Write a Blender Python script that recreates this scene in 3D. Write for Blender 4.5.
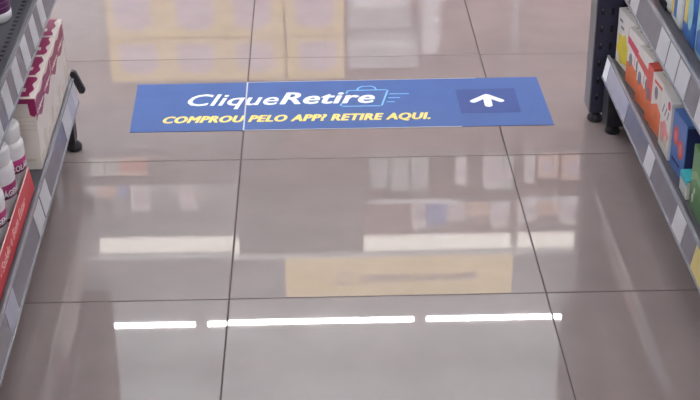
import bpy, bmesh, math, random
from mathutils import Matrix, Vector

random.seed(7)
S = bpy.context.scene
for o in list(bpy.data.objects):
    bpy.data.objects.remove(o)
COL = S.collection

# ------------------------------------------------------------------ camera
CAM_H, F_PX = 1.4645, 1487.5
PITCH, ROLL, YAW = math.radians(27.592), math.radians(-0.4234), math.radians(-1.3756)
fw = Vector((0, math.cos(PITCH), -math.sin(PITCH)))
up = Vector((0, math.sin(PITCH), math.cos(PITCH)))
rt = Vector((1, 0, 0))
ex = rt * math.cos(ROLL) + up * math.sin(ROLL)
ey = -rt * math.sin(ROLL) + up * math.cos(ROLL)
cam_m = (Matrix.Rotation(YAW, 3, 'Z') @ Matrix((ex, ey, -fw)).transposed()).to_4x4()
cam_m.translation = (0, 0, CAM_H)
cd = bpy.data.cameras.new('camera')
cd.sensor_width = 36.0
cd.lens = 36.0 * F_PX / 700.0
cd.clip_start = 0.05
cam = bpy.data.objects.new('camera', cd)
cam.matrix_world = cam_m
COL.objects.link(cam)
S.camera = cam

# ------------------------------------------------------------------ light and exposure
TUBE_POWER = 77.0            # radiance of the ceiling battens
STRIP_POWER = 1.3            # lit strip on the far shelving
SIGN_POWER = 0.25             # backlit header sign
W = bpy.data.worlds.new('world')
S.world = W
W.use_nodes = True
W.node_tree.nodes['Background'].inputs[0].default_value = (0.9, 0.93, 1, 1)
W.node_tree.nodes['Background'].inputs[1].default_value = 0.05
S.view_settings.view_transform = 'Standard'
S.view_settings.look = 'None'
S.view_settings.gamma = 1.0
S.view_settings.use_curve_mapping = False
S.view_settings.exposure = 0.39


# ------------------------------------------------------------------ materials
def lin(c):
    c = c / 255.0
    return c / 12.92 if c <= 0.04045 else ((c + 0.055) / 1.055) ** 2.4


MATS = {}


def mat(name, rgb, rough=0.5, metal=0.0, var=0.06, scale=30.0, ior=1.45, emit=0.0, bump=0.0):
    """A procedural material: base colour broken up by a little noise."""
    if name in MATS:
        return MATS[name]
    m = bpy.data.materials.new(name)
    m.use_nodes = True
    nt = m.node_tree
    b = nt.nodes['Principled BSDF']
    col = tuple(lin(c) for c in rgb)
    tc = nt.nodes.new('ShaderNodeTexCoord')
    nz = nt.nodes.new('ShaderNodeTexNoise')
    nz.inputs['Scale'].default_value = scale
    nz.inputs['Detail'].default_value = 3.0
    nt.links.new(tc.outputs['Object'], nz.inputs['Vector'])
    rp = nt.nodes.new('ShaderNodeValToRGB')
    rp.color_ramp.elements[0].position = 0.3
    rp.color_ramp.elements[1].position = 0.7
    rp.color_ramp.elements[0].color = tuple(c * (1 - var) for c in col) + (1,)
    rp.color_ramp.elements[1].color = tuple(min(1, c * (1 + var)) for c in col) + (1,)
    nt.links.new(nz.outputs['Fac'], rp.inputs['Fac'])
    nt.links.new(rp.outputs['Color'], b.inputs['Base Color'])
    b.inputs['Roughness'].default_value = rough
    b.inputs['Metallic'].default_value = metal
    b.inputs['IOR'].default_value = ior
    if bump:
        bn = nt.nodes.new('ShaderNodeBump')
        bn.inputs['Strength'].default_value = bump
        bn.inputs['Distance'].default_value = 0.002
        nt.links.new(nz.outputs['Fac'], bn.inputs['Height'])
        nt.links.new(bn.outputs['Normal'], b.inputs['Normal'])
    if emit:
        nt.links.new(rp.outputs['Color'], b.inputs['Emission Color'])
        b.inputs['Emission Strength'].default_value = emit
    MATS[name] = m
    return m


def tile_material():
    """Polished porcelain: sharp reflection plus a hazier lobe, mottled beige grey."""
    m = bpy.data.materials.new('polished_porcelain')
    m.use_nodes = True
    nt = m.node_tree
    out = nt.nodes['Material Output']
    a = nt.nodes['Principled BSDF']
    h = nt.nodes.new('ShaderNodeBsdfPrincipled')
    tc = nt.nodes.new('ShaderNodeTexCoord')
    oi = nt.nodes.new('ShaderNodeObjectInfo')
    vm = nt.nodes.new('ShaderNodeVectorMath')
    vm.operation = 'MULTIPLY_ADD'
    nt.links.new(oi.outputs['Random'], vm.inputs[0])
    vm.inputs[1].default_value = (37.0, 53.0, 11.0)
    nt.links.new(tc.outputs['Object'], vm.inputs[2])
    n1 = nt.nodes.new('ShaderNodeTexNoise')
    n1.inputs['Scale'].default_value = 9.0
    n1.inputs['Detail'].default_value = 8.0
    nt.links.new(vm.outputs[0], n1.inputs['Vector'])
    rp = nt.nodes.new('ShaderNodeValToRGB')
    c0 = tuple(lin(c) for c in TILE_RGB)
    rp.color_ramp.elements[0].position = 0.35
    rp.color_ramp.elements[1].position = 0.65
    rp.color_ramp.elements[0].color = tuple(c * 0.96 for c in c0) + (1,)
    rp.color_ramp.elements[1].color = tuple(c * 1.04 for c in c0) + (1,)
    nt.links.new(n1.outputs['Fac'], rp.inputs['Fac'])
    for p, r in ((a, 0.014), (h, 0.26)):
        nt.links.new(rp.outputs['Color'], p.inputs['Base Color'])
        p.inputs['Roughness'].default_value = r
        p.inputs['IOR'].default_value = 1.9
    mx = nt.nodes.new('ShaderNodeMixShader')
    mx.inputs[0].default_value = 0.22
    nt.links.new(a.outputs[0], mx.inputs[1])
    nt.links.new(h.outputs[0], mx.inputs[2])
    nt.links.new(mx.outputs[0], out.inputs['Surface'])
    return m


TILE_RGB = (143, 129, 129)
M_TILE = tile_material()
M_GROUT = mat('grout', (88, 80, 80), 0.9)
M_WALL = mat('wall_paint', (205, 208, 212), 0.8)
M_CEIL = mat('ceiling_paint', (210, 221, 229), 0.8)
M_METAL = mat('grey_shelf_paint', (84, 82, 91), 0.4, var=0.05, scale=60)
M_LIP = mat('grey_shelf_lip', (108, 106, 111), 0.35, var=0.05, scale=60)
M_RAIL = mat('rail_plastic', (118, 114, 126), 0.25, var=0.05, scale=20)
M_RAILEDGE = mat('rail_clear_edge', (138, 137, 146), 0.25)
M_LABEL = mat('label_paper', (196, 194, 202), 0.5, var=0.03)
M_LABEL_L = mat('label_lavender', (168, 166, 186), 0.4, var=0.03)
M_LABEL_Y = mat('label_yellow', (206, 188, 124), 0.5, var=0.04)
M_NAVY = mat('navy_steel', (44, 44, 66), 0.45, var=0.1, scale=40)
M_NAVYLIT = mat('lit_side_grey', (112, 112, 116), 0.4)  # paler tone for light falling on the navy post's side
M_BLACK = mat('black_plastic', (34, 33, 40), 0.5, var=0.1)
M_SLOT = mat('slot_dark', (14, 14, 22), 0.8)
M_STEEL = mat('bare_steel', (190, 190, 195), 0.3, metal=0.8)
M_BLUE = mat('sticker_blue', (55, 86, 148), 0.55, var=0.05, scale=14)
M_DBLUE = mat('sticker_dark_blue', (42, 66, 130), 0.55, var=0.05, scale=20)
M_WHITE = mat('print_white', (236, 238, 244), 0.5, var=0.02)
M_LBLUE = mat('print_light_blue', (125, 185, 238), 0.5, var=0.02)
M_YEL = mat('print_yellow', (238, 214, 120), 0.5, var=0.02)
M_CREAM = mat('carton_cream', (226, 216, 210), 0.5, var=0.03)
M_CREAM2 = mat('carton_cream_side', (214, 200, 186), 0.5, var=0.05, scale=18)
M_MAG = mat('carton_magenta', (152, 34, 92), 0.4, var=0.08)
M_MAROON = mat('carton_maroon', (150, 48, 92), 0.4, var=0.12, scale=60)
M_BOTTLE = mat('bottle_white', (224, 221, 226), 0.35, var=0.02)
M_BOTLAB = mat('bottle_label', (150, 40, 98), 0.4, var=0.05)
M_RED = mat('strip_red', (196, 44, 56), 0.35, var=0.06)
M_PINKTXT = mat('strip_text', (238, 190, 190), 0.5)
M_PURPLE = mat('jar_purple', (88, 40, 88), 0.35, var=0.12)


# ------------------------------------------------------------------ mesh helpers
def bm_box(bm, x0, x1, y0, y1, z0, z1):
    vs = [bm.verts.new((x, y, z)) for x in (x0, x1) for y in (y0, y1) for z in (z0, z1)]
    for f in ((0, 1, 3, 2), (4, 6, 7, 5), (0, 4, 5, 1), (2, 3, 7, 6), (0, 2, 6, 4), (1, 5, 7, 3)):
        bm.faces.new([vs[i] for i in f])


def bm_bbox(bm, x0, x1, y0, y1, z0, z1, bev=0.002, seg=2):
    t = bmesh.new()
    bm_box(t, x0, x1, y0, y1, z0, z1)
    bmesh.ops.recalc_face_normals(t, faces=t.faces)
    bmesh.ops.bevel(t, geom=t.edges[:], offset=bev, segments=seg, affect='EDGES', profile=0.6)
    me = bpy.data.meshes.new('tmp')
    t.to_mesh(me)
    t.free()
    bm.from_mesh(me)
    bpy.data.meshes.remove(me)


def bm_prism(bm, poly, axis, a, b):
    """Extrude a 2D polygon along axis: 'x' -> (y,z) poly, 'y' -> (x,z), 'z' -> (x,y)."""
    def pt(p, t):
        return {'x': (t, p[0], p[1]), 'y': (p[0], t, p[1]), 'z': (p[0], p[1], t)}[axis]
    A = [bm.verts.new(pt(p, a)) for p in poly]
    B = [bm.verts.new(pt(p, b)) for p in poly]
    n = len(poly)
    bm.faces.new(A)
    bm.faces.new(B[::-1])
    for i in range(n):
        bm.faces.new((A[i], A[(i + 1) % n], B[(i + 1) % n], B[i]))


def bm_lathe(bm, prof, n=28, cx=0, cy=0):
    rings = []
    for r, z in prof:
        rings.append([bm.verts.new((cx + r * math.cos(2 * math.pi * k / n), cy + r * math.sin(2 * math.pi * k / n), z)) for k in range(n)])
    for a, b in zip(rings, rings[1:]):
        for k in range(n):
            bm.faces.new((a[k], a[(k + 1) % n], b[(k + 1) % n], b[k]))
    bm.faces.new(rings[0][::-1])
    bm.faces.new(rings[-1])


def finish(name, bm, m, parent=None, smooth=False, bevel=0):
    bmesh.ops.recalc_face_normals(bm, faces=bm.faces)
    me = bpy.data.meshes.new(name)
    bm.to_mesh(me)
    bm.free()
    me.materials.append(m)
    if smooth:
        for p in me.polygons:
            p.use_smooth = True
    o = bpy.data.objects.new(name, me)
    COL.objects.link(o)
    if parent is not None:
        o.parent = parent
    return o


def box(name, x0, x1, y0, y1, z0, z1, m, parent=None, bev=0.0, seg=2):
    bm = bmesh.new()
    if bev:
        bm_bbox(bm, x0, x1, y0, y1, z0, z1, bev, seg)
    else:
        bm_box(bm, x0, x1, y0, y1, z0, z1)
    return finish(name, bm, m, parent)


def prism(name, poly, axis, a, b, m, parent=None):
    bm = bmesh.new()
    bm_prism(bm, poly, axis, a, b)
    return finish(name, bm, m, parent)


def lathe(name, prof, m, parent=None, n=28, cx=0, cy=0):
    bm = bmesh.new()
    bm_lathe(bm, prof, n, cx, cy)
    o = finish(name, bm, m, parent)
    for p in o.data.polygons:
        p.use_smooth = len(p.vertices) == 4
    return o


def tag(o, label, cat, group=None):
    o['label'] = label
    o['category'] = cat
    if group:
        o['group'] = group
    return o


def thing(name, label, cat, loc=(0, 0, 0), rz=0.0, group=None):
    o = bpy.data.objects.new(name, None)
    o.empty_display_size = 0.05
    COL.objects.link(o)
    o.location = loc
    o.rotation_euler = (0, 0, rz)
    return tag(o, label, cat, group)


def struct(o):
    o['kind'] = 'structure'
    return o


def text_mesh(body, rect, bold=0.0, shear=0.0, depth=0.0004, res=3):
    """Lettering as a mesh, fitted to rect (x0, x1, y0, y1) in the XY plane; bold = stroke growth in em."""
    cu = bpy.data.curves.new('t', 'FONT')
    cu.body = body
    cu.size = 1.0
    cu.shear = shear
    cu.space_character = 1.0 + bold * 1.6
    cu.resolution_u = res
    cu.fill_mode = 'FRONT'
    ob = bpy.data.objects.new('t', cu)
    COL.objects.link(ob)
    dg = bpy.context.evaluated_depsgraph_get()
    dg.update()
    me = bpy.data.meshes.new_from_object(ob.evaluated_get(dg))
    bpy.data.objects.remove(ob)
    bpy.data.curves.remove(cu)
    base = bmesh.new()
    base.from_mesh(me)
    bpy.data.meshes.remove(me)
    bmesh.ops.remove_doubles(base, verts=base.verts, dist=1e-5)
    tmp = bpy.data.meshes.new('tmp')
    base.to_mesh(tmp)
    base.free()
    bm = bmesh.new()
    n = 8 if bold > 0.008 else 1
    for k in range(n):
        b2 = bmesh.new()
        b2.from_mesh(tmp)
        if n > 1:
            q = 2 * math.pi * k / n
            bmesh.ops.translate(b2, verts=b2.verts, vec=(bold * math.cos(q), bold * 0.55 * math.sin(q), 0))
        for v in b2.verts:
            v.co.z = 0.0
        r = bmesh.ops.extrude_face_region(b2, geom=b2.faces[:])
        for v in r['geom']:
            if isinstance(v, bmesh.types.BMVert):
                v.co.z = depth * (1 + 0.03 * k)
        t2 = bpy.data.meshes.new('tmp2')
        b2.to_mesh(t2)
        b2.free()
        bm.from_mesh(t2)
        bpy.data.meshes.remove(t2)
    bpy.data.meshes.remove(tmp)
    xs = [v.co.x for v in bm.verts]
    ys = [v.co.y for v in bm.verts]
    ax, bx, ay, by = min(xs), max(xs), min(ys), max(ys)
    for v in bm.verts:
        v.co.x = rect[0] + (v.co.x - ax) / (bx - ax) * (rect[1] - rect[0])
        v.co.y = rect[2] + (v.co.y - ay) / (by - ay) * (rect[3] - rect[2])
    return bm


def lettering(name, body, rect, m, parent, mtx=None, **kw):
    bm = text_mesh(body, rect, **kw)
    if mtx is not None:
        bmesh.ops.transform(bm, matrix=mtx, verts=bm.verts)
    return finish(name, bm, m, parent)


# ------------------------------------------------------------------ the room
RX0, RX1, RY0, RY1, RH = -5.6, 5.6, -4.0, 10.0, 3.30
TS = 0.6
TX, TY = -0.1717, 2.4075          # a crossing of the joints
floor = struct(box('floor', RX0, RX1, RY0, RY1, -0.06, -0.0035, M_GROUT))
G = 0.0012                        # half joint
bm = bmesh.new()
bm_bbox(bm, -TS / 2 + G, TS / 2 - G, -TS / 2 + G, TS / 2 - G, -0.012, 0.0, 0.0008, 1)
tile0 = finish('tile', bm, M_TILE, floor)
tile_me = tile0.data
TILT = -0.0016
first = True
for i in range(-6, 6):
    for j in range(-6, 9):
        o = tile0 if first else tile0.copy()
        if not first:
            COL.objects.link(o)
        first = False
        o.location = (TX + (i + 0.5) * TS, TY + (j + 0.5) * TS, -0.0002 + random.uniform(-0.0001, 0.0001))
        o.rotation_euler = (random.gauss(0, 0.0003), random.gauss(0, 0.0003), 0)
        if j == 0 and i in (0, 1):
            o.rotation_euler = (TILT, 0.0, 0)          # slightly out of level
# plain porcelain further off, in the neighbouring aisles
rx0, rx1 = TX - 6 * TS, TX + 6 * TS
ry0, ry1 = TY - 6 * TS, TY + 9 * TS
bm = bmesh.new()
for a in ((RX0, rx0, RY0, RY1), (rx1, RX1, RY0, RY1), (rx0, rx1, RY0, ry0), (rx0, rx1, ry1, RY1)):
    bm_box(bm, a[0], a[1], a[2], a[3], -0.0034, -0.0005)
rest = finish('outer_tile_field', bm, M_TILE, floor)
rest['kind'] = 'stuff'

struct(box('ceiling', RX0 - 0.1, RX1 + 0.1, RY0 - 0.1, RY1 + 0.1, RH, RH + 0.1, M_CEIL))
struct(box('wall_left', RX0 - 0.1, RX0, RY0, RY1, -0.06, RH, M_WALL))
struct(box('wall_right', RX1, RX1 + 0.1, RY0, RY1, -0.06, RH, M_WALL))
struct(box('wall_back', RX0 - 0.1, RX1 + 0.1, RY1, RY1 + 0.1, -0.06, RH, M_WALL))
struct(box('wall_front', RX0 - 0.1, RX1 + 0.1, RY0 - 0.1, RY0, -0.06, RH, M_WALL))

# ------------------------------------------------------------------ ceiling battens
M_TUBE = mat('lit_diffuser', (255, 252, 248), 0.5, var=0.0, emit=TUBE_POWER)
M_HOUS = mat('batten_housing', (225, 225, 225), 0.5)
BAT = 1.154
seen = {(0, -1): 'lit white batten light reflected in the floor beside the left shelving, cut short by it',
        (0, 0): 'lit white batten light mirrored as the long middle bar on the near floor tiles',
        (0, 1): 'lit white batten light reflected on the floor to the right of the middle bar'}
proto = None
for r, y in enumerate((7.08, 4.85, 3.0, 1.1, -0.9, -2.9)):
    for k in range(-4, 4):
        x = -0.054 + 1.223 * k
        lab = seen.get((r, k), 'white ceiling batten light in the rows above the aisles')
        t = thing('batten_light', lab, 'ceiling light', (x, y, 3.0), 0, 'batten lights on the ceiling')
        if proto is None:
            bm = bmesh.new()
            bm_box(bm, -BAT / 2, BAT / 2, -0.009, 0.009, 0.0122, 0.030)
            a = finish('housing', bm, M_HOUS, t)
            bm = bmesh.new()
            bm_prism(bm, [(0.012 * math.cos(q), 0.012 * math.sin(q)) for q in [2 * math.pi * s / 12 for s in range(12)]], 'x', -BAT / 2 + 0.002, BAT / 2 - 0.002)
            b = finish('tube', bm, M_TUBE, t, True)
            parts = [a, b]
            for s in (-1, 1):
                x0 = s * BAT / 2
                bm = bmesh.new()
                bm_box(bm, min(x0, x0 + s * 0.014), max(x0, x0 + s * 0.014), -0.018, 0.018, -0.018, 0.031)
                parts.append(finish('end_cap', bm, M_HOUS, t))
                bm = bmesh.new()
                bm_box(bm, s * 0.4 - 0.004, s * 0.4 + 0.004, -0.004, 0.004, 0.0305, 0.300)
                parts.append(finish('suspension_rod', bm, M_HOUS, t))
            proto = parts
        else:
            for q in proto:
                z = q.copy()
                COL.objects.link(z)
                z.parent = t

# ------------------------------------------------------------------ floor sticker
st = thing('floor_sticker', 'blue rectangular sticker on the floor tiles with white lettering and arrow', 'floor sticker', (0, 0, 0.0004))
prism('vinyl', [(-0.437, 3.160), (0.557, 3.162), (0.555, 3.451), (-0.446, 3.443)], 'z', 0, 0.0006, M_BLUE, st)
ZT = Matrix.Translation((0, 0, 0.0006))
lettering('lettering_clique', 'Clique', (-0.313, -0.092, 3.2825, 3.374), M_WHITE, st, ZT, bold=0.014, shear=0.28)
lettering('lettering_retire', 'Retire', (-0.090, 0.143, 3.304, 3.376), M_WHITE, st, Matrix.Translation((0, 0, 0.0011)), bold=0.032, shear=0.28)
lettering('lettering_yellow', 'COMPROU PELO APP? RETIRE AQUI.', (-0.365, 0.270, 3.199, 3.245), M_YEL, st, ZT, bold=0.058, shear=0.3)
# dark square with the arrow
prism('dark_square', [(0.345, 3.237), (0.488, 3.237), (0.490, 3.382), (0.343, 3.378)], 'z', 0.0006, 0.0008, M_DBLUE, st)


def capsule(bm, x0, y0, x1, y1, r, z0, z1, n=6):
    a = math.atan2(y1 - y0, x1 - x0)
    poly = [(x1 + r * math.cos(a - math.pi / 2 + math.pi * k / n), y1 + r * math.sin(a - math.pi / 2 + math.pi * k / n)) for k in range(n + 1)]
    poly += [(x0 + r * math.cos(a + math.pi / 2 + math.pi * k / n), y0 + r * math.sin(a + math.pi / 2 + math.pi * k / n)) for k in range(n + 1)]
    bm_prism(bm, poly, 'z', z0, z1)


bm = bmesh.new()
capsule(bm, 0.416, 3.338, 0.381, 3.305, 0.0085, 0.0008, 0.00115)
capsule(bm, 0.416, 3.338, 0.448, 3.306, 0.0085, 0.0008, 0.0012)
capsule(bm, 0.416, 3.336, 0.4155, 3.280, 0.0095, 0.0008, 0.0011)
finish('arrow', bm, M_WHITE, st)
# outlined shopping bag and speed lines
bm = bmesh.new()
R_ = 0.0022
for a, b in (((0.080, 3.383), (0.172, 3.385)), ((0.176, 3.380), (0.158, 3.292)), ((0.153, 3.288), (0.064, 3.288)), ((0.058, 3.293), (0.061, 3.305)), ((0.077, 3.380), (0.0735, 3.366)),
             ((0.100, 3.384), (0.105, 3.400)), ((0.105, 3.400), (0.114, 3.408)), ((0.114, 3.408), (0.136, 3.409)), ((0.136, 3.409), (0.145, 3.401)), ((0.145, 3.401), (0.148, 3.385))):
    capsule(bm, a[0], a[1], b[0], b[1], R_, 0.0006, 0.0009, 4)
finish('bag_outline', bm, M_LBLUE, st)
bm = bmesh.new()
for x0, x1, y in ((0.180, 0.226, 3.3585), (0.177, 0.203, 3.335), (0.172, 0.189, 3.311)):
    capsule(bm, x0, y, x1, y, 0.002, 0.0006, 0.0009, 4)
finish('speed_lines', bm, M_LBLUE, st)
# the cut along the tile joint and pale lifted edges
prism('cut_line', [(-0.1735, 3.161), (-0.1700, 3.161), (-0.1700, 3.446), (-0.1735, 3.446)], 'z', 0.0006, 0.0013, M_LABEL, st)
prism('pale_edge', [(-0.170, 3.1595), (0.34, 3.1605), (0.34, 3.1630), (-0.170, 3.1625)], 'z', 0.0, 0.0008, M_LABEL, st)
prism('pale_edge', [(-0.170, 3.4445), (0.40, 3.4490), (0.40, 3.4505), (-0.170, 3.4462)], 'z', 0.0, 0.0008, M_LABEL, st)

# ------------------------------------------------------------------ side shelving
LX, LY, LYAW = -0.54, 3.09, math.radians(1.2)


def foot(parent, x, y, top=0.03):
    lathe('foot', [(0.016, 0.0), (0.0185, 0.004), (0.017, 0.012), (0.010, 0.020), (0.008, 0.022)], M_BLACK, parent, 20, x, y)
    lathe('foot_screw', [(0.005, 0.0215), (0.005, top)], M_STEEL, parent, 10, x, y)


def price_rail(parent, s, xf, z0, z1, y0, y1, lean=0.009, name='price_rail'):
    """s=+1: shelf body lies towards +x. Face leans back from (xf,z0) to (xf+s*lean,z1)."""
    def P(dx, z):
        return (xf + s * dx, z)
    r = prism(name, [P(0, z0), P(lean, z1), P(lean + 0.004, z1), P(0.004, z0)], 'y', y0, y1, M_RAIL, parent)
    e = bmesh.new()
    bm_prism(e, [P(-0.0025, z0 - 0.002), P(-0.0025, z0 + 0.002), P(0.004, z0 + 0.002), P(0.004, z0 - 0.002)], 'y', y0, y1)
    bm_prism(e, [P(lean - 0.0025, z1 - 0.0015), P(lean - 0.0015, z1 + 0.002), P(lean + 0.004, z1 + 0.002), P(lean + 0.004, z1 - 0.0015)], 'y', y0, y1)
    finish('rail_edge', e, M_RAILEDGE, r)
    return r


def rail_label(r, s, xf, z0, z1, lean, ya, yb, m, t0=0.06, t1=0.94):
    def P(t, o):
        return (xf + s * (lean * t - o), z0 + (z1 - z0) * t)
    prism('price_label', [P(t0, 0.0002), P(t1, 0.0002), P(t1, 0.0012), P(t0, 0.0012)], 'y', min(ya, yb), max(ya, yb), m, r)


def shelf_deck(parent, s, xfront, xback, z, y0, y1, slots=False, lip=0.012):
    """Pressed steel shelf: top sheet, front lip, underside returns."""
    bm = bmesh.new()
    a, b = sorted((xfront, xback))
    bm_box(bm, a, b, y0, y1, z - 0.004, z)
    # folded lip: down at the front, slightly proud of the deck
    l0, l1 = sorted((xfront, xfront + s * lip))
    bm_bbox(bm, l0, l1, y0, y1, z - 0.034, z + 0.006, min(0.002, lip * 0.3), 2)
    l0, l1 = sorted((xback, xback - s * 0.012))
    bm_box(bm, l0, l1, y0, y1, z - 0.034, z - 0.0035)
    d = finish('shelf_deck', bm, M_METAL, parent)
    if slots:
        bm = bmesh.new()
        y = y0 + 0.02
        while y < y1 - 0.02:
            c = xfront + s * 0.021
            bm_box(bm, c - 0.004, c + 0.004, y, y + 0.009, z - 0.001, z + 0.0003)
            y += 0.022
        finish('slot_row', bm, M_SLOT, d)['kind'] = 'stuff'
    return d


# ---- left
gl = thing('gondola_shelving', 'grey steel shelving along the left edge holding magenta cartons and white bottles', 'shelving', (LX, LY, 0), LYAW)
L0, L1 = -4.2, 0.0               # along the aisle, local y
rl = price_rail(gl, -1, 0.005, 0.116, 0.168, L0, L1 - 0.002)
for a, b, m in ((-0.008, -0.055, M_LABEL), (-0.055, -0.125, M_LABEL_L), (-0.125, -0.215, M_LABEL), (-0.485, -0.560, M_LABEL), (-0.570, -0.640, M_LABEL), (-0.90, -0.98, M_LABEL_L)):
    rail_label(rl, -1, 0.005, 0.116, 0.168, 0.009, a, b, m)
shelf_deck(gl, -1, -0.006, -0.40, 0.166, L0, L1 - 0.004, lip=0.004)
# black end cap on the rail
prism('rail_end_cap', [(0.017, 0.132), (0.021, 0.138), (0.003, 0.183), (-0.006, 0.186), (-0.010, 0.178), (0.008, 0.132)], 'y', L1 - 0.0015, L1 + 0.012, M_BLACK, gl)
prism('reflection_blocker', [(0.034, 0.392), (0.036, 0.400), (0.036, 0.83), (0.01, 0.86), (-0.40, 0.86), (-0.40, 0.392)], 'y', L1 - 0.0015, L1 + 0.012, M_BLACK, gl)  # added plate out of view, cuts off the left end of the mirrored tube
box('base_leg', -0.045, -0.006, L1 - 0.045, L1 - 0.004, 0.026, 0.131, M_BLACK, gl, 0.003)
box('kick_panel', -0.075, -0.055, L0, L1 - 0.06, 0.02, 0.131, M_NAVY, gl)
foot(gl, -0.014, -0.012, 0.032)
foot(gl, -0.36, -0.012, 0.032)
ru = price_rail(gl, -1, -0.012, 0.387, 0.448, L0, L1 - 0.002)
for k in range(12):
    a = -0.215 - 0.110 * k
    rail_label(ru, -1, -0.012, 0.387, 0.448, 0.009, a, a - 0.056, M_LABEL)
shelf_deck(gl, -1, -0.024, -0.40, 0.445, L0, L1 - 0.004, True)
for z in (0.80, 1.14, 1.48):
    shelf_deck(gl, -1, -0.012, -0.40, z, L0, L1 - 0.004)
    price_rail(gl, -1, 0.0, z - 0.046, z + 0.004, L0, L1 - 0.002)
box('back_panel', -0.412, -0.404, L0, L1 - 0.004, 0.10, 1.62, M_METAL, gl)
for y in (L1 - 0.045, -1.0, -2.0, -3.0, L0):
    box('upright', -0.452, -0.413, y, y + 0.04, 0.0, 1.64, M_NAVY, gl, 0.002)

# ---- right
gr = thing('gondola_shelving', 'grey steel shelving along the right edge with navy perforated end post', 'shelving', (0, 0, 0), 0)
R0, R1 = -1.1, 3.150
rr = price_rail(gr, 1, 0.654, 0.137, 0.188, R0, R1 - 0.026)
for a, b, m in ((3.1235, 3.085, M_WHITE), (3.081, 2.87, M_LABEL_L), (2.665, 2.605, M_LABEL), (2.405, 2.335, M_LABEL), (2.255, 2.165, M_LABEL_Y), (1.95, 1.88, M_LABEL)):
    rail_label(rr, 1, 0.654, 0.137, 0.188, 0.009, a, b, m)
shelf_deck(gr, 1, 0.669, 1.06, 0.170, R0, R1 - 0.012)
ruu = price_rail(gr, 1, 0.654, 0.386, 0.444, R0, R1 - 0.004)
for a, b in ((2.905, 2.845), (2.650, 2.578), (2.570, 2.497), (2.490, 2.415), (2.335, 2.25), (2.08, 2.01)):
    rail_label(ruu, 1, 0.654, 0.386, 0.444, 0.009, a, b, M_LABEL)
shelf_deck(gr, 1, 0.668, 1.06, 0.430, R0, R1 - 0.012, False)
for z in (0.78, 1.12, 1.46):
    shelf_deck(gr, 1, 0.668, 1.06, z, R0, R1 - 0.012)
    price_rail(gr, 1, 0.654, z - 0.046, z + 0.004, R0, R1 - 0.004)
box('back_panel', 1.063, 1.071, R0, R1 - 0.004, 0.10, 1.62, M_METAL, gr)
box('end_panel', 0.700, 1.10, 3.172, 3.196, 0.030, 1.62, M_NAVY, gr)
post = box('end_post', 0.640, 0.700, 3.168, 3.235, 0.026, 1.64, M_NAVY, gr, 0.003)
box('post_lit_side', 0.6375, 0.6398, 3.170, 3.233, 0.028, 1.638, M_NAVYLIT, post)  # grey strip paints the light caught by the post's aisle side
bm = bmesh.new()
bm2 = bmesh.new()
z = 0.06
while z < 1.6:
    for x in (0.6490, 0.672):
        bm_box(bm, x, x + 0.007, 3.1668, 3.1685, z, z + 0.017)
    bm_box(bm2, 0.6505, 0.6545, 3.1660, 3.1675, z + 0.010, z + 0.0165)
    z += 0.042
finish('slot_row', bm, M_SLOT, post)['kind'] = 'stuff'
finish('slot_glint', bm2, M_METAL, post)['kind'] = 'stuff'  # lighter marks put in as glints at the slots
prism('reflection_blocker', [(0.607, 0.440), (0.605, 0.446), (0.605, 0.83), (0.63, 0.86), (1.06, 0.86), (1.06, 0.440)], 'y', 3.148, 3.160, M_BLACK, gr)  # added out of view to shorten the right tube's reflection
box('base_leg', 0.664, 0.722, 3.088, 3.150, 0.026, 0.131, M_BLACK, gr, 0.003)
box('kick_panel', 0.725, 0.745, R0, R1 - 0.01, 0.02, 0.131, M_NAVY, gr)
foot(gr, 0.6565, 3.188, 0.032)
foot(gr, 0.685, 3.118, 0.032)
foot(gr, 1.02, 3.118, 0.032)
for y in (2.1, 1.1, 0.1, R0):
    box('upright', 1.073, 1.11, y, y + 0.04, 0.0, 1.64, M_NAVY, gr, 0.002)


# ------------------------------------------------------------------ products: local front is -Y, x along the face
def left_frame(X, Y, Z):
    p = Matrix.Rotation(LYAW, 3, 'Z') @ Vector((X - LX, Y - LY, 0))
    return (p.x + LX, p.y + LY, Z), LYAW + math.pi / 2


def right_frame(X, Y, Z):
    return (X, Y, Z), -math.pi / 2


def carton(fr, X, Y, Z, w, d, h, name, label, m, cat='box', group=None, bev=0.0015, extra=0.0, body='carton'):
    """w along the aisle, d into the shelf, X = front face, Y = centre."""
    loc, rz = fr(X, Y, Z)
    t = thing(name, label, cat, loc, rz + extra, group)
    box(body, -w / 2, w / 2, 0, d, 0, h, m, t, bev)
    return t


def front(t, name, poly, m, off=0.0004, lift=0.0):
    return prism(name, poly, 'y', -off - lift, 0.0 - lift + 0.0002, m, t)


def side(t, name, poly, m, x, sgn, off=0.0004):
    a, b = sorted((x, x + sgn * off))
    return prism(name, poly, 'x', a, b, m, t)


def top(t, name, poly, m, h, off=0.0004):
    return prism(name, poly, 'z', h, h + off, m, t)


def ell(cx, cz, rx, rz, n=18, ph=0, wob=0.0, k=5):
    return [(cx + rx * (1 + wob * math.sin(k * 2 * math.pi * i / n)) * math.cos(2 * math.pi * i / n + ph), cz + rz * (1 + wob * math.sin(k * 2 * math.pi * i / n)) * math.sin(2 * math.pi * i / n + ph)) for i in range(n)]


FT = Matrix.Rotation(math.pi / 2, 4, 'X')          # text XY -> front face XZ, facing -Y

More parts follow.
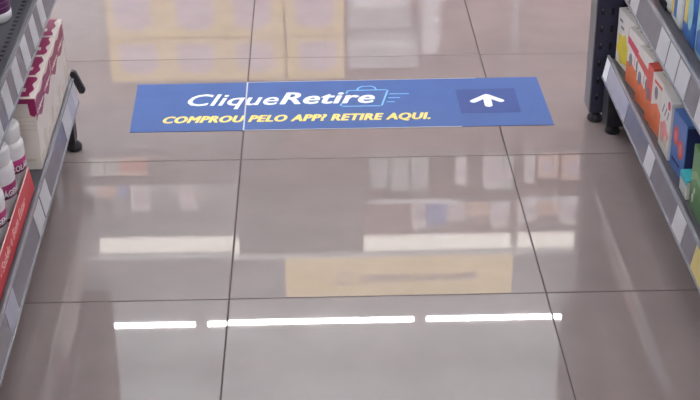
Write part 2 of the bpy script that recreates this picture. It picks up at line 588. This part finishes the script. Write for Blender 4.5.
# ---- left lower shelf: magenta and cream cartons, one behind the other
ZL = 0.1665
lab = ['nearest cream carton with magenta lid band on the left shelf, beside the bottles',
       'second cream and magenta carton from the bottles on the left shelf',
       'third cream and magenta carton from the bottles on the left shelf',
       'farthest cream and magenta carton at the far end of the left shelf']
cw = 0.106
for k in range(4):
    ch = 0.153
    y = 2.690 + k * (cw + 0.0015)
    t = carton(left_frame, -0.5505 - 0.001 * (k % 2), y, ZL, cw, 0.11, ch, 'supplement_carton', lab[k], M_CREAM, 'carton', 'cream and magenta cartons on the left shelf')
    a = cw / 2
    # magenta lid with pale wavy border
    top(t, 'lid_panel', [(-a + 0.008 + (2 * a - 0.010) * i / 16, 0.010 + 0.003 * math.sin(i * 0.8 + 1.3 * k)) for i in range(17)] + [(a - 0.002, 0.108), (-a + 0.008, 0.108)], M_MAG, ch)
    top(t, 'lid_label', [(-0.022, 0.022), (-0.006, 0.022), (-0.006, 0.086), (-0.022, 0.086)], M_CREAM, ch + 0.0004)
    w_ = [(-a + 0.001 + (2 * a - 0.002) * i / 12, ch - 0.010 + 0.004 * math.sin(i * 0.55 + k)) for i in range(13)]
    v_ = [(x, z - 0.042 + 0.005 * math.sin(i * 0.6 + 1)) for i, (x, z) in enumerate(w_)][::-1]
    front(t, 'wave_band', w_ + v_, M_MAROON)
    lettering('lettering', 'Colágeno', (-0.040, 0.040, ch - 0.042, ch - 0.032), M_CREAM, t, Matrix.Translation((0, -0.0004, 0)) @ FT, shear=0.2)
    front(t, 'photo_spot', ell(0.024, 0.035, 0.016, 0.020), M_CREAM2)
    front(t, 'text_bar', [(-0.040, 0.02), (-0.012, 0.02), (-0.012, 0.026), (-0.040, 0.026)], M_CREAM2)
    if k == 0:
        side(t, 'flap_panel', [(0.0, ch - 0.012), (0.11, ch - 0.012), (0.11, ch - 0.002), (0.0, ch - 0.002)], M_MAG, -a, -1)
        side(t, 'flap_drop', [(0.0, ch - 0.034), (0.004, ch - 0.040), (0.012, ch - 0.036), (0.015, ch - 0.012), (0.0, ch - 0.012)], M_MAG, -a, -1)
        side(t, 'text_bar', [(0.010, 0.018), (0.05, 0.018), (0.05, 0.024), (0.010, 0.024)], M_CREAM2, -a, -1)
        for q in range(4):
            side(t, 'fold_line', [(0.004, 0.085 + q * 0.009), (0.106, 0.085 + q * 0.009), (0.106, 0.087 + q * 0.009), (0.004, 0.087 + q * 0.009)], M_CREAM2, -a, -1)


# ---- left lower shelf: white pots with magenta labels
def wrap(bm, R, z0):
    """Bend lettering laid out in (arc length, height) on to a cylinder; centre faces -Y."""
    for v in bm.verts:
        a = v.co.x / R - math.pi / 2
        r = R + v.co.z
        v.co = Vector((r * math.cos(a), r * math.sin(a), v.co.y + z0))


def pot(X, Y, Z, R, H, label, turn):
    loc, rz = left_frame(X, Y, Z)
    t = thing('supplement_bottle', label, 'bottle', loc, rz + turn, 'white supplement bottles on the left shelf')
    lathe('body', [(R * 0.90, 0), (R, 0.006), (R, H * 0.70), (R * 0.97, H * 0.745), (R * 0.84, H * 0.775), (R * 0.80, H * 0.785)], M_BOTTLE, t, 36)
    lathe('cap', [(R * 0.86, H * 0.787), (R * 0.88, H * 0.80), (R * 0.88, H * 0.97), (R * 0.83, H), (R * 0.2, H)], M_BOTTLE, t, 36)
    for nm, za, zb, m in (('label_band', 0.36, 0.55, M_BOTLAB), ('label_foot', 0.06, 0.09, M_BOTLAB)):
        bm = bmesh.new()
        n = 30
        arc = 4.6
        P = []
        for i in range(n + 1):
            q = -math.pi / 2 - arc / 2 + arc * i / n
            P.append([(rr_ * math.cos(q), rr_ * math.sin(q), z) for rr_ in (R + 0.0002, R + 0.0007) for z in (za * H, zb * H)])
        V = [[bm.verts.new(c) for c in p] for p in P]
        for a, b in zip(V, V[1:]):
            bm.faces.new((a[2], b[2], b[3], a[3]))
            bm.faces.new((a[0], a[1], b[1], b[0]))
            bm.faces.new((a[1], a[3], b[3], b[1]))
            bm.faces.new((a[0], b[0], b[2], a[2]))
        bm.faces.new((V[0][0], V[0][2], V[0][3], V[0][1]))
        bm.faces.new((V[-1][0], V[-1][1], V[-1][3], V[-1][2]))
        finish(nm, bm, m, t, True)
    bm = text_mesh('COLÁGENO', (-0.040, 0.040, 0.39 * H, 0.49 * H), bold=0.02, depth=0.0004)
    wrap(bm, R + 0.0007, 0)
    finish('lettering', bm, M_WHITE, t)
    return t


pot(-0.601, 2.545, ZL, 0.037, 0.142, 'white bottle with magenta label standing against the near cream carton', math.radians(-8))
pot(-0.606, 2.438, ZL, 0.040, 0.146, 'white bottle with magenta label, second from the cream cartons on the left shelf', math.radians(-40))
pot(-0.606, 2.325, ZL, 0.040, 0.146, 'white bottle with magenta label cut off by the left edge of the photo', math.radians(-45))

# ---- red shelf talker clipped behind the lower left rail
loc, rz = left_frame(-0.5525, 2.245, 0.1735)
rs = thing('shelf_strip', 'long red printed strip with slanted white text clipped to the lower left shelf front', 'shelf sign', loc, rz)
HLF = 0.30
prism('strip_card', [(0.0, -0.001), (0.0015, -0.001), (0.0085, 0.042), (0.007, 0.042)], 'x', -HLF, HLF, M_RED, rs)
prism('pale_edge', [(0.0069, 0.042), (0.0086, 0.042), (0.0088, 0.0436), (0.0071, 0.0436)], 'x', -HLF, HLF, M_PINKTXT, rs)
TL = Matrix.Translation((0, -0.0002, 0)) @ Matrix.Rotation(math.atan2(0.042, 0.007), 4, 'X')
lettering('lettering', 'Emagrecer - Saúde e Bem Estar', (-0.23, 0.21, 0.011, 0.031), M_PINKTXT, rs, TL, bold=0.004, shear=0.3)

# ---- left upper shelf: purple jar
loc, rz = left_frame(-0.638, 2.735, 0.4455)
t = thing('purple_jar', 'dark purple jar with pale base on the upper left shelf', 'jar', loc, rz)
lathe('base', [(0.040, 0), (0.044, 0.004), (0.044, 0.018), (0.042, 0.020)], M_BOTTLE, t, 32)
lathe('body', [(0.0425, 0.020), (0.043, 0.022), (0.043, 0.105), (0.038, 0.118)], M_PURPLE, t, 32)
lathe('lid', [(0.040, 0.119), (0.041, 0.121), (0.041, 0.140), (0.038, 0.143)], M_BOTTLE, t, 32)
bm = bmesh.new()
for q in range(7):
    bm_lathe(bm, [(0.0435, 0.03 + q * 0.011), (0.0435, 0.032 + q * 0.011)], 32)
finish('print_rings', bm, mat('jar_lilac', (140, 90, 140), 0.4), t)

# ---- right lower shelf
ZR = 0.1705
M_BW = mat('carton_white', (228, 222, 220), 0.45, var=0.03)
M_SPL = mat('splash_yellow', (226, 204, 70), 0.45, var=0.06)
M_ORG = mat('carton_orange', (226, 122, 84), 0.45, var=0.1, scale=40)
M_ORG2 = mat('carton_red_orange', (214, 92, 78), 0.45, var=0.06)
M_REDL = mat('print_red', (208, 66, 92), 0.45, var=0.08)
M_GREYP = mat('print_grey', (128, 122, 132), 0.5, var=0.15, scale=60)
M_SIDE = mat('carton_side_grey', (188, 184, 172), 0.5, var=0.12, scale=50)
M_PINK = mat('print_pink', (226, 150, 150), 0.5, var=0.15, scale=50)
M_GBLUE = mat('carton_blue', (88, 120, 186), 0.4, var=0.05)
M_GREEN = mat('carton_green', (104, 142, 100), 0.4, var=0.08)
M_TEAL = mat('lid_teal', (72, 186, 200), 0.35)
M_NAVYB = mat('navy_print_and_shade', (44, 52, 104), 0.5)  # print and seam colour, also the painted shade on the blue box
CG = 'white cartons with red line on the right shelf'
names = ['white carton with yellow splash next to the navy end post', 'white and orange carton second from the navy end post', 'white and orange carton third from the navy end post']
TURN = math.radians(7)
for k, (y, w) in enumerate(((3.087, 0.118), (2.9735, 0.106), (2.872, 0.094))):
    t = carton(right_frame, 0.691 - 0.001 * k, y, ZR, w - 0.002, 0.10, 0.126, 'food_carton', names[k], M_BW, 'carton', CG, extra=TURN)
    a = w / 2 - 0.001
    if k == 0:
        front(t, 'splash', ell(-0.012, 0.042, 0.040, 0.034, 24, 0, 0.16, 6), M_SPL)
        front(t, 'text_bar', [(-0.046, 0.100), (-0.024, 0.100), (-0.024, 0.106), (-0.046, 0.106)], M_GREYP)
        front(t, 'text_bar', [(-0.034, 0.086), (-0.014, 0.086), (-0.014, 0.092), (-0.034, 0.092)], M_GREYP)
        front(t, 'red_stripe', [(0.018, 0.080), (a - 0.001, 0.072), (a - 0.001, 0.088), (0.026, 0.108), (0.020, 0.108)], M_REDL)
        front(t, 'red_line', [(0.021, 0.03), (0.0225, 0.03), (0.0225, 0.08), (0.021, 0.08)], M_REDL)
    else:
        front(t, 'orange_base', [(-a + 0.001, 0.002), (a - 0.001, 0.002), (a - 0.001, 0.050), (0.028, 0.058), (0.004, 0.046), (-0.02, 0.056), (-a + 0.001, 0.046)], M_ORG)
        front(t, 'grey_figure', ell(-0.026, 0.058, 0.010, 0.015), M_GREYP, lift=0.0004)
        front(t, 'grey_figure', ell(0.022, 0.060, 0.011, 0.016), M_GREYP, lift=0.0004)
        front(t, 'red_stripe', [(-a + 0.001, 0.090), (a - 0.001, 0.070), (a - 0.001, 0.092), (-a + 0.001, 0.106)], M_REDL if k == 1 else M_ORG2)
        front(t, 'red_line', [(-0.001, 0.055), (0.001, 0.055), (0.001, 0.09), (-0.001, 0.09)], M_REDL)
    for q in range(4):
        top(t, 'top_print', [(-a + 0.008 + q * 0.024, 0.012), (-a + 0.020 + q * 0.024, 0.012), (-a + 0.020 + q * 0.024, 0.085), (-a + 0.008 + q * 0.024, 0.085)], M_SIDE, 0.126)

t = carton(right_frame, 0.686, 2.805, ZR, 0.036, 0.10, 0.124, 'food_carton', 'plain red-orange carton between the white cartons and the cream box', M_ORG2, 'carton', extra=TURN)
front(t, 'orange_base', [(-0.016, 0.002), (0.016, 0.002), (0.016, 0.05), (-0.016, 0.045)], M_ORG)
front(t, 'grey_figure', ell(-0.004, 0.060, 0.008, 0.014), M_GREYP, lift=0.0004)

t = carton(right_frame, 0.690, 2.746, ZR, 0.078, 0.09, 0.120, 'cream_box', 'cream box with orange lower half next to the pink printed box', M_CREAM, 'carton', extra=math.radians(5))
front(t, 'orange_base', [(-0.037, 0.002), (0.037, 0.002), (0.037, 0.048), (0.0, 0.066), (-0.037, 0.05)], M_ORG)
front(t, 'grey_figure', ell(-0.010, 0.085, 0.010, 0.014), M_GREYP)
front(t, 'text_bar', [(-0.025, 0.104), (0.025, 0.104), (0.025, 0.110), (-0.025, 0.110)], M_ORG2)
top(t, 'top_print', [(-0.03, 0.015), (0.03, 0.015), (0.03, 0.075), (-0.03, 0.075)], M_SIDE, 0.120)

t = carton(right_frame, 0.688, 2.660, ZR, 0.086, 0.09, 0.122, 'pink_printed_box', 'white box with pink motif and grey script beside the blue box', M_BW, 'carton')
front(t, 'pink_motif', ell(0.0, 0.040, 0.034, 0.024, 20, 0, 0.15, 5), M_PINK)
front(t, 'cream_motif', ell(0.015, 0.028, 0.014, 0.012), M_CREAM2, lift=0.0004)
front(t, 'pink_dot', ell(0.022, 0.108, 0.010, 0.009), M_REDL)
for q, (x0, x1) in enumerate(((-0.030, -0.014), (-0.010, 0.008), (0.012, 0.026))):
    front(t, 'script_stroke', [(x0, 0.076), (x0 + 0.004, 0.074), (x1, 0.094), (x1 - 0.004, 0.097)], M_GREYP)

t = carton(right_frame, 0.693, 2.564, ZR, 0.085, 0.085, 0.118, 'blue_box', 'blue box with two red ring badges on the lower right shelf', M_GBLUE, 'carton', extra=math.radians(4))
for cx, cz in ((-0.016, 0.072), (0.016, 0.056)):
    f = front(t, 'ring_badge', ell(cx, cz, 0.016, 0.020, 22), M_ORG2)
    front(t, 'badge_centre', ell(cx, cz, 0.009, 0.012, 18), mat('badge_pink', (226, 128, 130), 0.5), lift=0.0004)
front(t, 'text_bar', [(-0.03, 0.018), (0.02, 0.018), (0.02, 0.024), (-0.03, 0.024)], M_NAVYB)
side(t, 'shaded_side', [(0.002, 0.003), (0.083, 0.003), (0.083, 0.112), (0.002, 0.112)], M_NAVYB, 0.0425, 1)  # dark panel paints the shade on the camera-facing side
top(t, 'lid_seam', [(0.0, 0.04), (0.042, 0.04), (0.042, 0.043), (0.0, 0.043)], M_NAVYB, 0.118)

t = carton(right_frame, 0.686, 2.476, ZR, 0.052, 0.05, 0.036, 'small_white_box', 'small white box with teal top between the blue and green boxes', M_BW, 'carton')
top(t, 'teal_lid', [(-0.026, 0.0), (0.026, 0.0), (0.026, 0.05), (-0.026, 0.05)], M_TEAL, 0.036, 0.003)
front(t, 'teal_edge', [(-0.026, 0.028), (0.026, 0.028), (0.026, 0.036), (-0.026, 0.036)], M_TEAL)

t = carton(right_frame, 0.690, 2.385, ZR, 0.110, 0.085, 0.122, 'green_box', 'green box at the right edge on the lower right shelf', M_GREEN, 'carton')
front(t, 'pale_drop', ell(-0.032, 0.022, 0.006, 0.009), M_CREAM)
front(t, 'pale_drop', ell(-0.024, 0.040, 0.004, 0.006), M_CREAM)
front(t, 'light_swirl', [(-0.052, 0.05), (-0.02, 0.066), (0.02, 0.06), (0.052, 0.075), (0.052, 0.088), (0.02, 0.074), (-0.02, 0.082), (-0.052, 0.066)], mat('swirl_green', (142, 172, 130), 0.4))

# ---- right upper shelf
ZU = 0.4305
M_PB = mat('pack_blue', (66, 112, 184), 0.4, var=0.2, scale=25)
M_PC = mat('pack_cyan', (150, 196, 216), 0.4, var=0.15, scale=25)
M_PY = mat('pack_yellow', (228, 200, 104), 0.4, var=0.06)
M_PW = mat('pack_white', (222, 224, 226), 0.4, var=0.05)
M_PO = mat('pack_orange', (222, 140, 110), 0.4, var=0.08)


def pack(Y, w, h, label, m, group=None, X=0.690, d=0.10, nm='soft_pack'):
    """Soft pillow pack: rounded body, crimped top seam."""
    t = thing(nm, label, 'pack', (X, Y, ZU), -math.pi / 2, group)
    bm = bmesh.new()
    bm_bbox(bm, -w / 2, w / 2, 0, d, 0, h, min(w, d) * 0.22, 4)
    finish('pouch', bm, m, t, True)
    prism('seal', [(d / 2 - 0.003, h - 0.004), (d / 2 + 0.003, h - 0.004), (d / 2 + 0.001, h + 0.02), (d / 2 - 0.001, h + 0.02)], 'x', -w / 2 + 0.012, w / 2 - 0.012, m, t)
    return t


t = pack(2.86, 0.07, 0.16, 'orange pack on the upper right shelf at the top edge', M_PO)
t = pack(2.772, 0.092, 0.19, 'white pack with grey oval on the upper right shelf', M_PW)
front(t, 'grey_oval', ell(0.0, 0.10, 0.022, 0.03), M_GREYP)
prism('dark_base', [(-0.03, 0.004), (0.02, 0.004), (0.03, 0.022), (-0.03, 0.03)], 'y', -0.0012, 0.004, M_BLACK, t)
t = pack(2.676, 0.088, 0.20, 'white pack with yellow and blue stripes on the upper right shelf', M_PW)
front(t, 'yellow_stripe', [(-0.026, 0.02), (-0.010, 0.02), (-0.008, 0.18), (-0.024, 0.18)], M_PY)
front(t, 'blue_stripe', [(-0.008, 0.02), (0.012, 0.02), (0.016, 0.18), (-0.006, 0.18)], M_PB)
front(t, 'orange_oval', ell(0.004, 0.09, 0.010, 0.024), M_PO, lift=0.0004)
t = pack(2.580, 0.090, 0.21, 'blue and yellow pack on the upper right shelf before the cyan pack', M_PB)
front(t, 'yellow_stripe', [(-0.024, 0.04), (-0.002, 0.04), (0.006, 0.19), (-0.018, 0.19)], M_PY)
front(t, 'cyan_patch', ell(0.018, 0.07, 0.018, 0.034), M_PC)
t = pack(2.475, 0.105, 0.21, 'cyan and white pack with deep blue base at the right edge', M_PC)
front(t, 'blue_base', [(-0.03, 0.022), (0.03, 0.022), (0.03, 0.06), (0.0, 0.075), (-0.03, 0.055)], M_PB)
front(t, 'white_patch', ell(0.0, 0.125, 0.026, 0.04), M_PW)

# ------------------------------------------------------------------ far shelving across the cross aisle (seen in the floor)
FY = 6.50
M_FBACK = mat('far_back_grey', (196, 200, 206), 0.6)
M_FBROWN = mat('far_back_brown', (168, 136, 134), 0.7)
M_FDECK = mat('far_deck_pink', (226, 204, 202), 0.5)
M_FDECKG = mat('far_deck_grey', (214, 222, 226), 0.5)
M_LIT = mat('lit_strip', (255, 250, 240), 0.5, var=0.0, emit=STRIP_POWER)
M_FILL = mat('added_fill_tube', (255, 244, 238), 0.5, var=0.0, emit=9.0)  # glow for the added fill tube
fg = thing('display_shelving', 'tall lit shelving unit whose products are mirrored in the polished floor', 'shelving', (0, 0, 0))
edges = (-2.49, -1.335, -0.180, 0.975, 2.13)
for x in edges:
    box('upright', x - 0.014, x + 0.014, FY + 0.285, FY + 0.44, 0.0, 2.20, M_FBACK, fg)
for k, (a, b) in enumerate(zip(edges, edges[1:])):
    box('back_panel', a + 0.015, b - 0.015, FY + 0.41, FY + 0.43, 0.05, 2.20, (M_FBACK, M_FBACK, M_FBROWN, M_FBROWN)[k], fg)
    levels = ((0.15, 0.50, 0.85, 1.42, 1.675, 1.825), (0.15, 0.50, 0.85, 1.42, 1.675, 1.825), (0.15, 0.50, 0.85, 1.42, 1.69, 1.935), (0.15, 0.50, 0.85, 1.42, 1.69, 1.935))[k]
    for z in levels:
        bm = bmesh.new()
        bm_box(bm, a + 0.016, b - 0.016, FY + 0.002, FY + 0.405, z - 0.02, z)
        d = finish('shelf_deck', bm, M_FDECKG if k < 2 else M_FDECK, fg)
        box('deck_edge', a + 0.016, b - 0.016, FY - 0.006, FY + 0.001, z - 0.03, z + 0.003, M_METAL, d)
    c = box('canopy', a + 0.001, b - 0.001, FY - 0.04, FY + 0.44, 2.201, 2.222, M_FDECKG, fg)
    if k in (1, 2, 3):
        box('added_fill_tube', -1.08 if k == 1 else a + 0.03, b - 0.03, FY + 0.014, FY + 0.030, 2.178, 2.194, M_FILL, fg)  # added hidden tube, brightens the shelf interior under the canopy
    box('lit_strip', -1.09 if k == 1 else a + 0.02, b - 0.02, FY - 0.012, FY + 0.010, 2.122, 2.195, M_LIT, fg)
bm = bmesh.new()
bm_box(bm, -0.17, -0.17 + 0.43, FY - 0.010, FY - 0.0065, 1.914, 1.940)
finish('white_edge_strip', bm, M_WHITE, fg).location.x = 0.42
bm = bmesh.new()
bm_box(bm, 0.99, 1.40, FY - 0.010, FY - 0.0065, 1.914, 1.940)
finish('white_edge_strip', bm, M_WHITE, fg)

# header sign
M_SIGN = mat('sign_yellow', (252, 224, 162), 0.5, var=0.02, emit=SIGN_POWER)
M_SIGNT = mat('sign_text', (112, 88, 138), 0.5)
sg = thing('header_sign', 'yellow backlit header sign on top of the far shelving, mirrored in the floor', 'sign', (0, FY - 0.03, 2.2225))
box('panel', -0.172, 0.972, 0.0, 0.04, 0.0, 0.245, M_SIGN, sg, 0.003)
lettering('lettering', 'Genérico é na Araujo', (0.215, 0.80, 0.088, 0.165), M_SIGNT, sg, FT, bold=0.03, depth=0.002)
bm = bmesh.new()
bm_prism(bm, ell(0.125, 0.125, 0.040, 0.040, 24), 'y', -0.002, 0.0005)
finish('round_logo', bm, M_SIGNT, sg)
bm = bmesh.new()
bm_prism(bm, ell(0.125, 0.125, 0.026, 0.026, 24), 'y', -0.004, -0.0015)
finish('logo_centre', bm, M_SIGN, sg)

# yellow packs with pale labels
M_YP = mat('bale_yellow', (232, 206, 120), 0.5, var=0.06, scale=12)
M_YL = mat('bale_label', (214, 196, 216), 0.5, var=0.06, scale=10)
M_YG = mat('bale_grey', (150, 140, 160), 0.5)
cols = (-0.83, -0.555, -0.28, 0.0)
ords = ('leftmost', 'second from left', 'third from left', 'rightmost')
for i, x in enumerate(cols):
    for r, (zz, rn) in enumerate(((0.8505, 'lower'), (1.0715, 'upper'))):
        t = thing('yellow_pack', '%s yellow pack with lilac label in the %s row of the far shelving' % (ords[i], rn), 'pack', (x, FY + 0.02, zz), 0, 'yellow packs on the far shelving')
        bm = bmesh.new()
        bm_bbox(bm, -0.1368, 0.1368, 0, 0.26, 0, 0.2205, 0.012, 3)
        finish('wrapper', bm, M_YP, t, True)
        dx = random.uniform(-0.015, 0.015)
        front(t, 'label', [(-0.09 + dx, 0.03), (0.085 + dx, 0.03), (0.09 + dx, 0.15), (0.03 + dx, 0.19), (-0.085 + dx, 0.165)], M_YL, 0.001)
        front(t, 'print_block', [(-0.07 + dx, 0.145), (-0.04 + dx, 0.145), (-0.04 + dx, 0.175), (-0.07 + dx, 0.175)], M_YG, 0.001, 0.001)
        front(t, 'print_bar', [(-0.05 + dx, 0.05), (0.06 + dx, 0.05), (0.06 + dx, 0.062), (-0.05 + dx, 0.062)], M_YG, 0.001, 0.001)

# grey packs beside them
M_GP = mat('grey_pack', (176, 180, 186), 0.45, var=0.08, scale=12)
for i, (x, zz, w, h, l) in enumerate(((0.30, 0.8505, 0.30, 0.20, 'pale grey pack with white stripe right of the yellow packs, lower'),
                                     (0.32, 1.0515, 0.34, 0.20, 'pale grey pack with white stripe right of the yellow packs, upper'))):
    t = thing('grey_pack', l, 'pack', (x, FY + 0.02, zz), 0, 'grey packs on the far shelving')
    bm = bmesh.new()
    bm_bbox(bm, -w / 2, w / 2, 0, 0.26, 0, h, 0.03, 4)
    finish('wrapper', bm, M_GP, t, True)
    front(t, 'white_stripe', [(-w / 2 + 0.03, 0.05), (w / 2 - 0.03, 0.06), (w / 2 - 0.03, 0.09), (-w / 2 + 0.03, 0.08)], M_WHITE, 0.001)
t = thing('white_bottle', 'rounded white bottle at the right end of the grey packs on the far shelving', 'bottle', (0.545, FY + 0.10, 0.8505))
lathe('body', [(0.045, 0), (0.055, 0.01), (0.055, 0.27), (0.045, 0.33), (0.022, 0.35)], M_WHITE, t)
lathe('cap', [(0.024, 0.3505), (0.024, 0.39), (0.02, 0.395)], M_METAL, t)


# small boxes on the upper far shelves
def small(x, z, w, h, m, label, group, m2=None, d=0.12, y=FY + 0.012):
    t = thing('product_box', label, 'box', (x, y, z), 0, group)
    box('carton', -w / 2, w / 2, 0, d, 0, h, m, t, 0.002)
    if m2:
        front(t, 'print_panel', [(-w * 0.32, h * 0.3), (w * 0.32, h * 0.3), (w * 0.32, h * 0.75), (-w * 0.32, h * 0.75)], m2, 0.001)
    return t


M_PG = mat('box_pale_green', (176, 196, 190), 0.5)
M_PBL = mat('box_blue', (96, 130, 196), 0.5)
M_PEACH = mat('box_peach', (232, 190, 168), 0.5)
M_FW = mat('box_white', (236, 230, 228), 0.5)
for i, x in enumerate((-1.07, -1.0, -0.93, -0.86)):
    small(x, 1.6755, 0.064, 0.105, (M_FW, M_FW, M_PEACH, M_PEACH)[i], '%s small box of four at the left of the far shelving' % (('leftmost white', 'second white', 'third peach', 'rightmost peach')[i]), 'small boxes on the left far shelf', (M_PG, M_PG, M_ORG2, M_ORG2)[i])
for i, (x, w, h, m) in enumerate(((-1.10, 0.045, 0.085, M_FW), (-1.03, 0.08, 0.075, M_PEACH), (-0.955, 0.05, 0.07, M_PBL), (-0.875, 0.09, 0.155, M_FW), (-0.64, 0.085, 0.15, M_FW))):
    small(x, 1.8255, w, h, m, ('narrow white box at the left end of the far left shelf', 'peach box on the far left shelf', 'low blue box on the far left shelf', 'taller white box next to the low blue box', 'white box standing alone on the far left shelf')[i], None, M_YL if i > 2 else None)
row1 = [(0.30, 0.09, 0.17, M_PG), (0.40, 0.09, 0.19, M_PG), (0.50, 0.08, 0.18, M_PG), (0.70, 0.055, 0.16, M_FW), (0.86, 0.09, 0.19, M_FW), (0.935, 0.05, 0.20, M_PG), (1.04, 0.05, 0.16, M_FW), (1.13, 0.10, 0.13, M_PEACH), (1.25, 0.11, 0.15, M_PEACH), (1.37, 0.10, 0.13, M_PG)]
nm1 = ('pale green box beside the dark carton', 'tall pale green box', 'third pale green box', 'slim white box standing apart', 'white box near the bay divider', 'slim pale green box at the bay divider', 'slim white box right of the bay divider', 'peach box after the slim white one', 'taller peach box', 'pale green box near the right end')
for (x, w, h, m), n in zip(row1, nm1):
    small(x, 1.6905, w, h, m, n + ' on the lower mirrored shelf', 'boxes on the lower mirrored far shelf', M_YL)
row2 = [(0.50, 0.06, 0.16, M_FW), (0.585, 0.10, 0.14, M_PBL), (0.685, 0.09, 0.12, M_FW), (0.79, 0.10, 0.09, M_PEACH), (0.905, 0.09, 0.155, M_FW), (1.04, 0.09, 0.13, M_FW), (1.14, 0.09, 0.09, M_PEACH), (1.255, 0.09, 0.15, M_FW), (1.36, 0.11, 0.15, M_PBL)]
nm2 = ('narrow white box left of the blue box', 'blue box under the lit strip', 'low white box right of the blue box', 'low peach box', 'tall white box at the bay divider', 'white box right of the bay divider', 'low peach box after the divider', 'tall white box before the last blue box', 'last blue box at the right end')
for (x, w, h, m), n in zip(row2, nm2):
    small(x, 1.9355, w, h, m, n + ' on the top mirrored shelf', 'boxes on the top mirrored far shelf', M_YL if m is M_FW else None)

# dark monitor on an arm in front of the top shelves
M_DG = mat('monitor_grey', (58, 62, 62), 0.5, var=0.08, scale=8)
M_SCR = mat('monitor_screen', (78, 84, 84), 0.3, var=0.08, scale=6)
t = thing('mounted_screen', 'dark grey screen on an arm in front of the far shelving, mirrored in the floor', 'screen', (-0.085, FY - 0.20, 1.745))
box('case', -0.30, 0.30, 0, 0.05, 0, 0.355, M_DG, t, 0.008)
box('screen', -0.285, 0.285, -0.002, 0.001, 0.02, 0.338, M_SCR, t)
box('arm', -0.106, -0.084, 0.051, 0.484, 0.14, 0.20, M_DG, t)
